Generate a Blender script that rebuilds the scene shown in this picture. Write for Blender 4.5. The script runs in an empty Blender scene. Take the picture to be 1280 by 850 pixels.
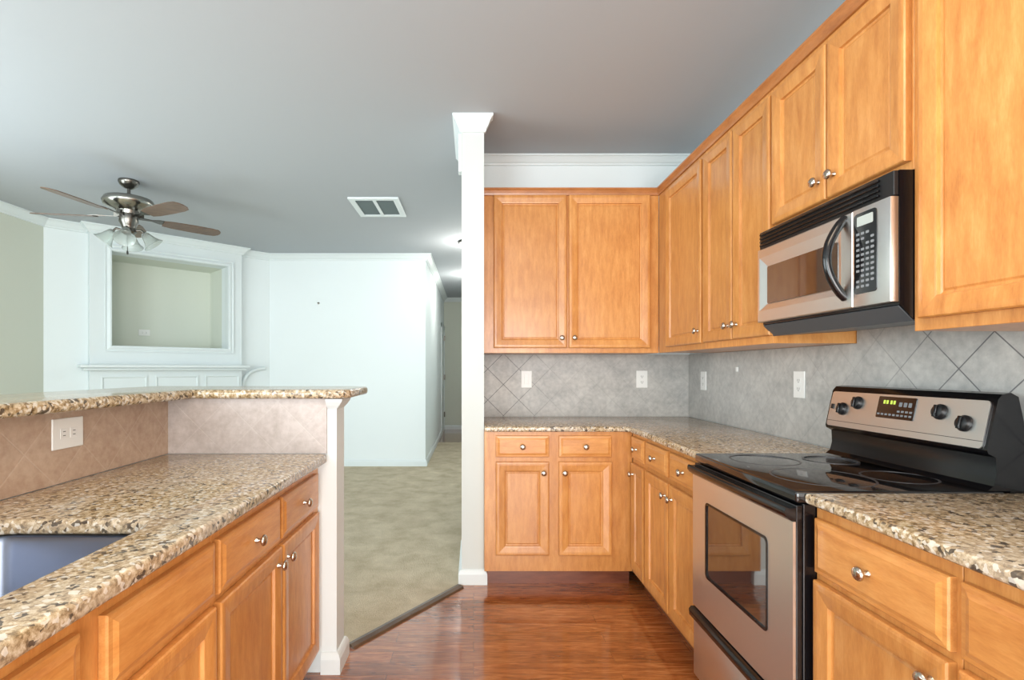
import bpy, bmesh, math
from mathutils import Vector, Matrix
SC = bpy.context.scene
COL = SC.collection
PI = math.pi

# ------------------------------------------------------------------ camera
H = 1.239
cam_d = bpy.data.cameras.new('camera'); cam = bpy.data.objects.new('camera', cam_d); COL.objects.link(cam)
cam.location = (0, 0, H); cam.rotation_euler = (PI/2, 0, 0)
cam_d.sensor_width = 36; cam_d.lens = 640/1280*36
cam_d.shift_x = (640-592)/1280; cam_d.shift_y = (461-425)/1280
cam_d.clip_start = 0.02
SC.camera = cam

# ------------------------------------------------------------------ world and lights
w = bpy.data.worlds.new('world'); SC.world = w; w.use_nodes = True
bg = w.node_tree.nodes['Background']; bg.inputs[0].default_value = (0.75, 0.88, 1.0, 1); bg.inputs[1].default_value = 1.0
SC.view_settings.view_transform = 'Standard'; SC.view_settings.look = 'None'
SC.view_settings.exposure = 0.27; SC.view_settings.gamma = 1; SC.view_settings.use_curve_mapping = False
def area(name, loc, rot, sx, sy, power, col=(1, 1, 1)):
    d = bpy.data.lights.new(name, 'AREA'); d.shape = 'RECTANGLE'; d.size = sx; d.size_y = sy; d.energy = power; d.color = col
    o = bpy.data.objects.new(name, d); COL.objects.link(o); o.location = loc; o.rotation_euler = rot; return o
# area lamps for daylight at unseen, added windows behind the camera and left
area('window_daylight', (0.35, -2.55, 1.20), (PI/2, 0, 0), 1.7, 1.9, 118, (1.0, 0.96, 0.93))
area('window_daylight', (-2.6, -2.55, 1.30), (PI/2, 0, 0), 2.3, 2.1, 148, (0.86, 0.96, 1.0))
area('window_daylight', (-4.10, 1.6, 1.35), (0, -PI/2, 0), 2.0, 2.6, 100, (0.86, 0.96, 1.0))
# the warm kitchen ceiling lamp above and behind the camera
area('kitchen_lamp', (0.15, 0.35, 2.60), (0, 0, 0), 0.9, 0.9, 22, (1.0, 0.80, 0.58))

# ------------------------------------------------------------------ materials
def mat(name, col, rough=0.5, metal=0.0, spec=0.5, **kw):
    m = bpy.data.materials.new(name); m.use_nodes = True
    b = m.node_tree.nodes['Principled BSDF']
    b.inputs['Base Color'].default_value = (*col, 1); b.inputs['Roughness'].default_value = rough
    b.inputs['Metallic'].default_value = metal; b.inputs['Specular IOR Level'].default_value = spec
    for k, v in kw.items():
        b.inputs[k.replace('_', ' ')].default_value = v
    return m
class NT:
    def __init__(s, m): s.t = m.node_tree; s.n = s.t.nodes; s.b = s.n['Principled BSDF']
    def new(s, kind, **kw):
        n = s.n.new(kind)
        for k, v in kw.items(): setattr(n, k, v)
        return n
    def link(s, a, b): s.t.links.new(a, b)
    def coords(s, scale=(1, 1, 1), rot=(0, 0, 0), loc=(0, 0, 0), src='Object'):
        c = s.new('ShaderNodeTexCoord'); mp = s.new('ShaderNodeMapping')
        mp.inputs['Scale'].default_value = scale; mp.inputs['Rotation'].default_value = rot; mp.inputs['Location'].default_value = loc
        s.link(c.outputs[src], mp.inputs[0]); return mp.outputs[0]
    def noise(s, vec, scale, detail=4, rough=0.5, dist=0):
        n = s.new('ShaderNodeTexNoise'); n.inputs['Scale'].default_value = scale; n.inputs['Detail'].default_value = detail
        n.inputs['Roughness'].default_value = rough; n.inputs['Distortion'].default_value = dist
        s.link(vec, n.inputs['Vector']); return n.outputs['Fac']
    def ramp(s, fac, stops, interp='LINEAR'):
        r = s.new('ShaderNodeValToRGB'); r.color_ramp.interpolation = interp
        e = r.color_ramp.elements
        while len(e) < len(stops): e.new(0.5)
        for i, (p, c) in enumerate(stops):
            e[i].position = p; e[i].color = (*c, 1) if len(c) == 3 else c
        s.link(fac, r.inputs[0]); return r.outputs[0]
    def mix(s, fac, a, b, mode='MIX'):
        n = s.new('ShaderNodeMix', data_type='RGBA', blend_type=mode)
        for v, i in ((fac, 0), (a, 6), (b, 7)):
            if hasattr(v, 'node'): s.link(v, n.inputs[i])
            else: n.inputs[i].default_value = v if not isinstance(v, tuple) else ((*v, 1) if len(v) == 3 else v)
        return n.outputs[2]
    def math(s, op, a, b=0.0, c=0.0):
        n = s.new('ShaderNodeMath', operation=op)
        for v, i in ((a, 0), (b, 1), (c, 2)):
            if hasattr(v, 'node'): s.link(v, n.inputs[i])
            else: n.inputs[i].default_value = v
        return n.outputs[0]
    def base(s, c): s.link(c, s.b.inputs['Base Color'])
    def bump(s, h, strength=0.2, dist=0.01):
        n = s.new('ShaderNodeBump'); n.inputs['Strength'].default_value = strength; n.inputs['Distance'].default_value = dist
        s.link(h, n.inputs['Height']); s.link(n.outputs[0], s.b.inputs['Normal'])

def wood_mat(name, c1, c2, c3, stretch, rough=0.32):
    m = mat(name, c2, rough); t = NT(m)
    oi = t.new('ShaderNodeObjectInfo')
    tc = t.new('ShaderNodeTexCoord'); add = t.new('ShaderNodeVectorMath', operation='ADD')
    t.link(tc.outputs['Object'], add.inputs[0])
    cb = t.new('ShaderNodeCombineXYZ'); r = t.math('MULTIPLY', oi.outputs['Random'], 37.0)
    t.link(r, cb.inputs[0]); t.link(r, cb.inputs[1]); t.link(r, cb.inputs[2]); t.link(cb.outputs[0], add.inputs[1])
    mp = t.new('ShaderNodeMapping'); mp.inputs['Scale'].default_value = stretch; t.link(add.outputs[0], mp.inputs[0])
    v = mp.outputs[0]
    grain = t.noise(v, 9, 6, 0.55, 0.25); fine = t.noise(v, 60, 4, 0.6, 0.1)
    cloud = t.noise(add.outputs[0], 4.5, 3, 0.5, 0.4)
    f = t.math('ADD', t.math('MULTIPLY', grain, 0.5), t.math('ADD', t.math('MULTIPLY', fine, 0.24), t.math('MULTIPLY', cloud, 0.26)))
    c = t.ramp(f, [(0.34, c1), (0.52, c2), (0.72, c3)])
    k = t.math('ADD', 0.90, t.math('MULTIPLY', oi.outputs['Random'], 0.18))
    hs = t.new('ShaderNodeHueSaturation'); t.link(c, hs.inputs['Color']); t.link(k, hs.inputs['Value'])
    t.base(hs.outputs[0]); t.bump(fine, 0.05, 0.002)
    t.b.inputs['Coat Weight'].default_value = 0.25; t.b.inputs['Coat Roughness'].default_value = 0.18
    return m
M = {}
M['wood'] = wood_mat('maple_upright', (0.46, 0.170, 0.040), (0.60, 0.262, 0.070), (0.73, 0.37, 0.122), (5, 5, 0.9))
M['wood_h'] = wood_mat('maple_lying', (0.46, 0.170, 0.040), (0.60, 0.262, 0.070), (0.73, 0.37, 0.122), (0.9, 5, 5))
M['wood_trim'] = wood_mat('maple_trim', (0.30, 0.10, 0.025), (0.42, 0.16, 0.045), (0.52, 0.22, 0.07), (1, 1, 4))
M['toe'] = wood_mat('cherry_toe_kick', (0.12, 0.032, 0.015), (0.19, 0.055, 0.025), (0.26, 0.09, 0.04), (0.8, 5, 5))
M['strip'] = wood_mat('dark_threshold', (0.06, 0.035, 0.02), (0.11, 0.065, 0.038), (0.16, 0.10, 0.06), (1, 1, 4), 0.35)
M['blade'] = wood_mat('walnut_blade', (0.07, 0.04, 0.024), (0.135, 0.08, 0.048), (0.20, 0.12, 0.075), (1, 6, 6), 0.4)

def granite():
    m = mat('granite', (0.5, 0.4, 0.3), 0.13); t = NT(m)
    v = t.coords()
    wv = t.new('ShaderNodeVectorMath', operation='ADD')
    nn = t.new('ShaderNodeTexNoise'); nn.inputs['Scale'].default_value = 60; nn.inputs['Detail'].default_value = 3
    t.link(v, nn.inputs['Vector'])
    sc = t.new('ShaderNodeVectorMath', operation='SCALE'); sc.inputs['Scale'].default_value = 0.008
    t.link(nn.outputs['Color'], sc.inputs[0]); t.link(v, wv.inputs[0]); t.link(sc.outputs[0], wv.inputs[1])
    v2 = wv.outputs[0]
    n1 = t.noise(v2, 70, 6, 0.72, 0.0)
    c = t.ramp(n1, [(0.32, (0.07, 0.042, 0.02)), (0.43, (0.27, 0.18, 0.085)), (0.52, (0.48, 0.365, 0.22)), (0.62, (0.66, 0.56, 0.41)), (0.72, (0.78, 0.71, 0.62))])
    n0 = t.noise(v, 3.2, 3, 0.5)
    c = t.mix(t.ramp(n0, [(0.42, (0, 0, 0)), (0.62, (0.35,) * 3)]), c, (0.62, 0.56, 0.48))
    vo = t.new('ShaderNodeTexVoronoi'); vo.inputs['Scale'].default_value = 120; t.link(v2, vo.inputs['Vector'])
    sep = t.new('ShaderNodeSeparateColor'); t.link(vo.outputs['Color'], sep.inputs[0])
    n2 = t.noise(v, 30, 2, 0.5)
    dark = t.math('MULTIPLY', t.math('LESS_THAN', sep.outputs[0], 0.28), t.ramp(n2, [(0.46, (0, 0, 0)), (0.56, (1, 1, 1))]))
    c = t.mix(t.math('MULTIPLY', dark, 0.85), c, (0.045, 0.035, 0.03))
    wh = t.math('MULTIPLY', t.math('GREATER_THAN', sep.outputs[1], 0.86), 0.6)
    c = t.mix(wh, c, (0.82, 0.79, 0.72))
    t.base(c); return m
M['granite'] = granite()

def tile(name, horiz, cx, cz, c1, c2, grout, gvar=True):
    """diagonal 6 inch wall tile; horiz = 0 when the wall runs along x, 1 along y; a grout crossing lies at (cx, cz)"""
    m = mat(name, c1, 0.42); t = NT(m)
    v = t.coords(); sp = t.new('ShaderNodeSeparateXYZ'); t.link(v, sp.inputs[0])
    a = t.math('SUBTRACT', sp.outputs[horiz], cx); b = t.math('SUBTRACT', sp.outputs[2], cz)
    p = 0.2125
    def line(u):
        f = t.math('FRACT', t.math('ADD', t.math('DIVIDE', u, p), 100.5))
        return t.math('ABSOLUTE', t.math('SUBTRACT', f, 0.5))
    l = t.math('MINIMUM', line(t.math('ADD', a, b)), line(t.math('SUBTRACT', a, b)))
    mask = t.ramp(l, [(0.008, (1, 1, 1)), (0.016, (0, 0, 0))])
    big = t.noise(v, 7, 5, 0.6, 0.5); fine = t.noise(v, 38, 5, 0.65)
    f = t.math('ADD', t.math('MULTIPLY', big, 0.5), t.math('MULTIPLY', fine, 0.5))
    c = t.ramp(f, [(0.36, c1), (0.62, c2)])
    if gvar:
        g = t.new('ShaderNodeMapRange'); g.inputs['From Min'].default_value = 0.25 if horiz == 0 else 1.55; g.inputs['From Max'].default_value = 0.60 if horiz == 0 else 1.9; g.inputs['To Min'].default_value = 0.85; g.inputs['To Max'].default_value = 0.14; t.link(sp.outputs[horiz], g.inputs['Value']); k = g.outputs[0]
        mk = t.math('MULTIPLY', mask, k)
    else: mk = t.math('MULTIPLY', mask, 0.25)
    t.base(t.mix(mk, c, grout)); t.bump(t.math('SUBTRACT', 1.0, mask), 0.25, 0.002)
    return m
M['tile_back'] = tile('stone_tile_back', 0, 0.203, 1.132, (0.37, 0.37, 0.36), (0.55, 0.545, 0.52), (0.10, 0.10, 0.11))
M['tile_right'] = tile('stone_tile_right', 1, 1.548, 1.239, (0.37, 0.37, 0.36), (0.55, 0.545, 0.52), (0.09, 0.09, 0.10))
M['tile_bar'] = tile('tan_tile', 1, 1.2, 1.0, (0.40, 0.27, 0.19), (0.56, 0.42, 0.32), (0.66, 0.56, 0.46), False)  # tan cast of the room light put into the tile colour
M['tile_bar_end'] = tile('pinkish_tile', 0, -0.9, 1.0, (0.40, 0.35, 0.325), (0.56, 0.51, 0.49), (0.62, 0.58, 0.55), False)  # pinkish cast of the light put into the end tile's colour

def floor_wood():
    m = mat('cherry_planks', (0.3, 0.1, 0.04), 0.16, spec=0.7, Coat_Weight=0.9, Coat_Roughness=0.04); t = NT(m)
    v = t.coords(); br = t.new('ShaderNodeTexBrick'); br.offset = 0.37; br.squash = 1
    br.inputs['Scale'].default_value = 1; br.inputs['Brick Width'].default_value = 0.95; br.inputs['Row Height'].default_value = 0.083
    br.inputs['Mortar Size'].default_value = 0.0012; br.inputs['Mortar Smooth'].default_value = 0.4; br.inputs['Bias'].default_value = 0
    br.inputs['Color1'].default_value = (0, 0, 0, 1); br.inputs['Color2'].default_value = (1, 1, 1, 1); br.inputs['Mortar'].default_value = (0.5, 0.5, 0.5, 1)
    t.link(v, br.inputs['Vector'])
    off = t.new('ShaderNodeVectorMath', operation='MULTIPLY_ADD'); t.link(br.outputs['Color'], off.inputs[0]); off.inputs[1].default_value = (7, 3, 0); t.link(v, off.inputs[2])
    mp = t.new('ShaderNodeMapping'); mp.inputs['Scale'].default_value = (1.3, 12, 1); t.link(off.outputs[0], mp.inputs[0])
    g = t.noise(mp.outputs[0], 4.5, 8, 0.65, 1.2)
    big = t.noise(v, 2.2, 3, 0.5)
    f = t.math('ADD', t.math('MULTIPLY', g, 0.75), t.math('MULTIPLY', big, 0.25))
    c = t.ramp(f, [(0.34, (0.13, 0.030, 0.008)), (0.50, (0.32, 0.094, 0.025)), (0.64, (0.50, 0.195, 0.065))])
    sp = t.new('ShaderNodeSeparateColor'); t.link(br.outputs['Color'], sp.inputs[0])
    hs = t.new('ShaderNodeHueSaturation'); t.link(c, hs.inputs['Color']); t.link(t.math('ADD', 0.85, t.math('MULTIPLY', sp.outputs[0], 0.3)), hs.inputs['Value'])
    c = t.mix(t.math('MULTIPLY', br.outputs['Fac'], 0.6), hs.outputs[0], (0.05, 0.015, 0.006))
    t.base(c); t.bump(t.math('SUBTRACT', t.math('MULTIPLY', g, 0.15), br.outputs['Fac']), 0.06, 0.001)
    return m
M['floor'] = floor_wood()
def carpet():
    m = mat('carpet', (0.4, 0.36, 0.27), 0.95, spec=0.1); t = NT(m); v = t.coords()
    a = t.noise(v, 5.0, 5, 0.65, 0.3); b = t.noise(v, 160, 3, 0.7)
    c = t.ramp(t.math('ADD', t.math('MULTIPLY', a, 0.7), t.math('MULTIPLY', b, 0.3)), [(0.36, (0.46, 0.385, 0.265)), (0.52, (0.59, 0.505, 0.37)), (0.66, (0.69, 0.60, 0.45))])
    t.base(c); t.bump(b, 0.8, 0.01); return m
M['carpet'] = carpet()
def paint(name, c, rough=0.6):
    m = mat(name, c, rough, spec=0.3); t = NT(m); t.bump(t.noise(t.coords(), 220, 2), 0.05, 0.001)
    return m
M['wall'] = paint('white_wall_paint', (0.79, 0.85, 0.86))
M['beige'] = paint('beige_wall_paint', (0.66, 0.69, 0.60))  # beige tone for the left and hall end walls
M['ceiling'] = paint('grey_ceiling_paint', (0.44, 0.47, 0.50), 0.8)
M['trim'] = paint('white_trim_paint', (0.73, 0.79, 0.80), 0.35)
M['wing'] = paint('off_white_wing_paint', (0.62, 0.66, 0.64))  # wall paint darkened here to offset the strong frontal lamp light
M['niche'] = paint('greenish_niche_paint', (0.70, 0.74, 0.66))
M['steel'] = mat('brushed_steel', (0.76, 0.75, 0.74), 0.33, 1.0); _t = NT(M['steel'])
_n = _t.noise(_t.coords((1, 1, 60)), 20, 3); _t.bump(_n, 0.04, 0.001)
M['sinksteel'] = mat('sink_steel', (0.19, 0.215, 0.27), 0.30, 1.0)  # blue window reflection put into the steel's base colour
M['nickel'] = mat('satin_nickel', (0.56, 0.50, 0.43), 0.22, 1.0)
M['darknickel'] = mat('aged_nickel', (0.17, 0.16, 0.145), 0.25, 1.0)
M['fannickel'] = mat('smoked_nickel', (0.34, 0.33, 0.30), 0.22, 1.0)
M['black'] = mat('black_enamel', (0.004, 0.004, 0.005), 0.16)
M['blackmatte'] = mat('black_plastic', (0.007, 0.007, 0.008), 0.4)
M['underside'] = mat('grey_underside', (0.07, 0.08, 0.09), 0.35)
M['blackglass'] = mat('black_glass', (0.008, 0.008, 0.009), 0.06, spec=0.8)
M['ovenglass'] = mat('oven_window_glass', (0.02, 0.02, 0.02), 0.03, spec=1.0, IOR=2.2)
M['mwglass'] = mat('microwave_window_glass', (0.03, 0.02, 0.017), 0.04, spec=1.0, IOR=2.1)
M['ring'] = mat('burner_ring', (0.055, 0.055, 0.06), 0.35)
M['greybtn'] = mat('grey_buttons', (0.22, 0.24, 0.26), 0.5)
M['lcd'] = mat('pale_lcd', (0.45, 0.50, 0.48), 0.3)
M['clock'] = mat('green_clock_digits', (0.3, 0.4, 0.05), 0.4, Emission_Color=(0.55, 0.7, 0.1, 1), Emission_Strength=0.7)
M['plate'] = mat('white_plastic', (0.86, 0.87, 0.85), 0.35)
M['slot'] = mat('dark_slot', (0.05, 0.05, 0.05), 0.6)
M['grille'] = mat('vent_dark', (0.14, 0.18, 0.18), 0.7)
M['frost'] = mat('frosted_glass', (0.85, 0.90, 0.87), 0.2, Transmission_Weight=0.85)
M['lampglass'] = mat('lit_glass', (0.9, 0.9, 0.85), 0.4, Emission_Color=(1.0, 0.96, 0.85, 1), Emission_Strength=3.0)
M['pane'] = mat('window_glass', (1, 1, 1), 0.02, Transmission_Weight=1.0)

# ------------------------------------------------------------------ mesh helpers
class MB:
    def __init__(s): s.bm = bmesh.new()
    def box(s, x0, x1, y0, y1, z0, z1, bevel=0.0, seg=2):
        b = bmesh.new(); r = bmesh.ops.create_cube(b, size=1)
        for v in b.verts:
            v.co = Vector(((x0 + x1) / 2 + v.co.x * (x1 - x0), (y0 + y1) / 2 + v.co.y * (y1 - y0), (z0 + z1) / 2 + v.co.z * (z1 - z0)))
        if bevel: bmesh.ops.bevel(b, geom=b.edges[:], offset=bevel, segments=seg, profile=0.5, affect='EDGES')
        s.take(b); return s
    def take(s, b, mtx=None):
        bmesh.ops.recalc_face_normals(b, faces=b.faces[:])
        if mtx is not None: bmesh.ops.transform(b, matrix=mtx, verts=b.verts[:])
        me = bpy.data.meshes.new('tmp'); b.to_mesh(me); s.bm.from_mesh(me); bpy.data.meshes.remove(me); b.free()
    def prism(s, outline, holes, z0, z1, bevel=0.0, seg=3):
        b = bmesh.new(); es = []
        for lp in [outline] + list(holes):
            vs = [b.verts.new((p[0], p[1], z0)) for p in lp]
            es += [b.edges.new((vs[i], vs[(i + 1) % len(vs)])) for i in range(len(vs))]
        bmesh.ops.triangle_fill(b, use_beauty=True, use_dissolve=False, edges=es)
        if z1 != z0:
            r = bmesh.ops.extrude_face_region(b, geom=b.faces[:])
            for v in [g for g in r['geom'] if isinstance(g, bmesh.types.BMVert)]: v.co.z = z1
        bmesh.ops.recalc_face_normals(b, faces=b.faces[:])
        if bevel:
            eg = [e for e in b.edges if len(e.link_faces) == 2 and e.calc_face_angle() > 1.0 and abs(e.verts[0].co.z - e.verts[1].co.z) < 1e-5]
            bmesh.ops.bevel(b, geom=eg, offset=bevel, segments=seg, profile=0.5, affect='EDGES')
        s.take(b); return s
    def sweep(s, prof, path, closed=False):
        """profile (out, z) swept along a plan path of (x, y), 'out' to the right-hand side of travel; mitred corners"""
        b = bmesh.new(); n = len(path); rings = []
        for i in range(n):
            p = Vector(path[i]).to_2d()
            d0 = (p - Vector(path[i - 1])).normalized() if (i > 0 or closed) else None
            d1 = (Vector(path[(i + 1) % n]) - p).normalized() if (i < n - 1 or closed) else None
            if d0 is None: d0 = d1
            if d1 is None: d1 = d0
            n0 = Vector((d0.y, -d0.x)); n1 = Vector((d1.y, -d1.x)); m = (n0 + n1).normalized(); k = 1 / max(0.2, m.dot(n0))
            rings.append([b.verts.new((p.x + m.x * k * o, p.y + m.y * k * o, z)) for o, z in prof])
        np_ = len(prof)
        for i in range(n if closed else n - 1):
            A, B = rings[i], rings[(i + 1) % n]
            for j in range(np_): b.faces.new((A[j], A[(j + 1) % np_], B[(j + 1) % np_], B[j]))
        if not closed: b.faces.new(rings[0]); b.faces.new(rings[-1][::-1])
        s.take(b); return s
    def lathe(s, prof, seg=24, mtx=None):
        """profile (r, z) about z, then mtx"""
        b = bmesh.new(); rings = []
        for r, z in prof:
            if r < 1e-6: rings.append([b.verts.new((0, 0, z))])
            else: rings.append([b.verts.new((r * math.cos(2 * PI * k / seg), r * math.sin(2 * PI * k / seg), z)) for k in range(seg)])
        for A, B in zip(rings, rings[1:]):
            for k in range(seg):
                q = [A[k % len(A)], A[(k + 1) % len(A)], B[(k + 1) % len(B)], B[k % len(B)]]
                q = list(dict.fromkeys(q))
                if len(q) > 2:
                    try: b.faces.new(q)
                    except ValueError: pass
        if len(rings[0]) > 1: b.faces.new(rings[0])
        if len(rings[-1]) > 1: b.faces.new(rings[-1])
        s.take(b, mtx); return s
    def tube(s, pts, r, seg=10, flat=1.0, up=(0, 0, 1)):
        b = bmesh.new(); P = [Vector(p) for p in pts]; rings = []
        up = Vector(up)
        for i, p in enumerate(P):
            d = (P[min(i + 1, len(P) - 1)] - P[max(i - 1, 0)]).normalized()
            a = d.cross(up)
            if a.length < 1e-3: a = d.cross(Vector((0, 1, 0)))
            a.normalize(); c = a.cross(d).normalized(); rr = r[i] if isinstance(r, (list, tuple)) else r
            rings.append([b.verts.new(p + a * rr * math.cos(2 * PI * k / seg) + c * rr * flat * math.sin(2 * PI * k / seg)) for k in range(seg)])
        for A, B in zip(rings, rings[1:]):
            for k in range(seg): b.faces.new((A[k], A[(k + 1) % seg], B[(k + 1) % seg], B[k]))
        b.faces.new(rings[0]); b.faces.new(rings[-1]); s.take(b); return s
    def panel(s, x0, x1, z0, z1, yb, loops):
        """a door or drawer front facing -y: nested rectangles (inset, projection) from the back plane yb"""
        b = bmesh.new(); rings = []
        for ins, pr in [(0, 0)] + loops:
            rings.append([b.verts.new((x, yb - pr, z)) for x, z in ((x0 + ins, z0 + ins), (x1 - ins, z0 + ins), (x1 - ins, z1 - ins), (x0 + ins, z1 - ins))])
        for A, B in zip(rings, rings[1:]):
            for k in range(4): b.faces.new((A[k], A[(k + 1) % 4], B[(k + 1) % 4], B[k]))
        b.faces.new(rings[-1]); b.faces.new(rings[0]); s.take(b); return s
    def build(s, name, m, parent=None, smooth=None):
        me = bpy.data.meshes.new(name)
        if parent is not None and 'wo' in ORG.get(parent.name, {}):
            bmesh.ops.translate(s.bm, vec=-Vector(ORG[parent.name]['wo']), verts=s.bm.verts[:])
        s.bm.to_mesh(me); s.bm.free()
        me.materials.append(m)
        o = bpy.data.objects.new(name, me); COL.objects.link(o)
        if parent is not None:
            o.parent = parent
            if parent.name in ORG: ORG[o.name] = ORG[parent.name]
        if smooth:
            me.shade_smooth(); me.set_sharp_from_angle(angle=math.radians(smooth))
        return o
ORG = {}   # world origin to subtract for things whose parts are written in world coordinates
def tag(o, label=None, cat=None, group=None, kind=None):
    if label: o['label'] = label
    if cat: o['category'] = cat
    if group: o['group'] = group
    if kind: o['kind'] = kind
    return o
def thing(name, loc, label, cat, rz=0, group=None, world=False):
    o = bpy.data.objects.new(name, None); COL.objects.link(o); o.location = loc; o.rotation_euler = (0, 0, rz); o.empty_display_size = 0.1
    tag(o, label, cat, group)
    if world: ORG[o.name] = {'wo': tuple(loc)}
    return o
def struct(name, mb, m, smooth=None):
    return tag(mb.build(name, m, None, smooth), kind='structure')
def arc(cx, cy, r, a0, a1, n=6):
    return [(cx + r * math.cos(math.radians(a0 + (a1 - a0) * i / n)), cy + r * math.sin(math.radians(a0 + (a1 - a0) * i / n))) for i in range(n + 1)]
def rrect(x0, x1, y0, y1, r, n=5):
    return arc(x1 - r, y0 + r, r, -90, 0, n) + arc(x1 - r, y1 - r, r, 0, 90, n) + arc(x0 + r, y1 - r, r, 90, 180, n) + arc(x0 + r, y0 + r, r, 180, 270, n)

# ------------------------------------------------------------------ the room
CZ = 2.69           # ceiling
XR = 1.479          # kitchen right wall
YB = 3.506          # kitchen back wall
XL = -4.15          # living room left wall
YF = 6.5            # living room far wall
YBK = -2.65         # wall behind the camera
DIAG_A = (-4.15, 4.94)
wood_poly = [(-1.30, YBK), (XR, YBK), (XR, YB), (-0.02, YB), (-0.02, 2.99), (-0.553, 2.285), (-0.60, 2.20), (-1.30, 2.20)]
struct('floor', MB().prism(wood_poly, [], -0.05, 0.0), M['floor'])
carpet_poly = [(XL, YBK), (-1.30, YBK), (-1.30, 2.20), (-0.60, 2.20), (-0.553, 2.285), (-0.02, 2.99), (-0.02, YB), (0.5, YB), (0.5, 8.6), (-0.61, 8.6), (-0.61, YF), (-2.59, YF), DIAG_A]
struct('floor', MB().prism(carpet_poly, [], -0.05, 0.004), M['carpet'])
struct('floor', MB().prism([(-0.61, 8.6), (0.5, 8.6), (0.5, 10.5), (-0.61, 10.5)], [], -0.05, 0.002), M['floor'])
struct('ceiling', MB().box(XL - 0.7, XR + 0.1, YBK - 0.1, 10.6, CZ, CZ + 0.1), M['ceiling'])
struct('wall_right', MB().box(XR, XR + 0.1, YBK - 0.1, YB + 0.12, 0, CZ), M['wall'])
struct('wall_back', MB().box(0.0601, XR, YB, YB + 0.12, 0, CZ), M['wall'])
struct('wall_wing', MB().box(-0.069, 0.06, 2.95, YB + 0.12, 0, CZ), M['wing'])
struct('wall_hall', MB().box(0.5, 0.6, YB + 0.12, 10.6, 0, CZ), M['wall'])
struct('wall_far', MB().box(-2.59, -0.61, YF, 10.6, 0, CZ), M['wall'])
struct('wall_end', MB().box(-0.61, 0.5, 10.5, 10.6, 0, CZ), M['beige'])
# behind the camera: two unseen window openings, added with the daylight lamps
def wall_holes(x0, x1, z0, z1, holes):
    """boxes (u0,u1,z0,z1) that cover a wall with rectangular holes"""
    out = []; u = x0
    for a, b, c, d in sorted(holes):
        out += [(u, a, z0, z1), (a, b, z0, c), (a, b, d, z1)]; u = b
    out.append((u, x1, z0, z1)); return out
bw = MB()
for a, b, c, d in wall_holes(XL, XR, 0, CZ, [(-0.5, 1.2, 0.25, 2.15), (-3.75, -1.45, 0.25, 2.35)]): bw.box(a, b, YBK - 0.1, YBK, c, d)
struct('wall_behind', bw, M['wall'])
lw = MB()
for a, b, c, d in wall_holes(YBK, 4.94, 0, CZ, [(0.3, 2.9, 0.35, 2.35)]): lw.box(XL - 0.1, XL, a, b, c, d)
struct('wall_left', lw, M['beige'])
def window(n, along, u0, u1, z0, z1, c):
    f = MB(); t = 0.05
    def bx(a, b, cc, d, o0=-0.06, o1=-0.01):
        if along == 'x': f.box(a, b, c + o0, c + o1, cc, d)
        else: f.box(c + o0, c + o1, a, b, cc, d)
    bx(u0, u1, z0, z0 + t); bx(u0, u1, z1 - t, z1); bx(u0, u0 + t, z0, z1); bx(u1 - t, u1, z0, z1)
    m = (u0 + u1) / 2; bx(m - 0.025, m + 0.025, z0, z1); zm = (z0 + z1) / 2; bx(u0, u1, zm - 0.02, zm + 0.02)
    o = struct('window_%d' % n, f, M['trim'])
window(1, 'x', -0.5, 1.2, 0.25, 2.15, YBK); window(2, 'x', -3.75, -1.45, 0.25, 2.35, YBK); window(3, 'y', 0.3, 2.9, 0.35, 2.35, XL)  # unseen frames, added around the daylight area lamps

# diagonal fireplace wall with its niche, in its own frame: t along the wall, -y towards the room
DM = Matrix.Translation((*DIAG_A, 0)) @ Matrix.Rotation(PI / 4, 4, 'Z')
LD = math.hypot(1.56, 1.56)
def dstruct(name, mb, m):
    bmesh.ops.transform(mb.bm, matrix=DM, verts=mb.bm.verts[:]); return struct(name, mb, m)
T0, T1, NZ0, NZ1 = 0.53, 1.665, 1.478, 2.445
d = MB()
for a, b, c, e in wall_holes(0, LD, 0, CZ, [(T0, T1, NZ0, NZ1)]): d.box(a, b, 0, 0.10, c, e)
dstruct('wall_diagonal', d, M['wall'])
n_ = MB(); ND = 0.50
n_.box(T0 - 0.04, T0, 0.1, ND, NZ0, NZ1); n_.box(T1, T1 + 0.04, 0.1, ND, NZ0, NZ1); n_.box(T0 - 0.04, T1 + 0.04, ND, ND + 0.04, NZ0 - 0.04, NZ1 + 0.04)
n_.box(T0 - 0.04, T1 + 0.04, 0.1, ND, NZ0 - 0.04, NZ0); n_.box(T0 - 0.04, T1 + 0.04, 0.1, ND, NZ1, NZ1 + 0.04)
dstruct('wall_niche', n_, M['niche'])

# crown mouldings and baseboards
def crown(z, k=1.0):
    return [(0, z), (0.085 * k, z), (0.085 * k, z - 0.014 * k), (0.070 * k, z - 0.020 * k), (0.056 * k, z - 0.034 * k), (0.034 * k, z - 0.062 * k), (0.020 * k, z - 0.074 * k), (0.016 * k, z - 0.088 * k), (0, z - 0.090 * k)]
z_ = CZ - 0.0005
struct('trim_1', MB().sweep(crown(z_, 0.68), [(0.0605, YB - 0.0005), (XR - 0.001, YB - 0.0005)]), M['trim'])
struct('trim_2', MB().sweep([(o * 0.60, CZ - 0.0005 - (z_ - z) * 1.0) for o, z in crown(z_)], [(-0.0695, YB), (-0.0695, 2.9495), (0.0605, 2.9495), (0.0605, 2.962)]), M['trim'])
struct('trim_3', MB().sweep(crown(z_, 0.9), [(XL + 0.0005, YBK), (XL + 0.0005, 4.94), (-2.59, YF - 0.0005), (-0.6095, YF - 0.0005), (-0.6095, 10.49), (0.49, 10.49)]), M['trim'])
bbp = [(0, 0), (0.018, 0), (0.018, 0.06), (0.012, 0.075), (0.006, 0.083), (0, 0.085)]
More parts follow.
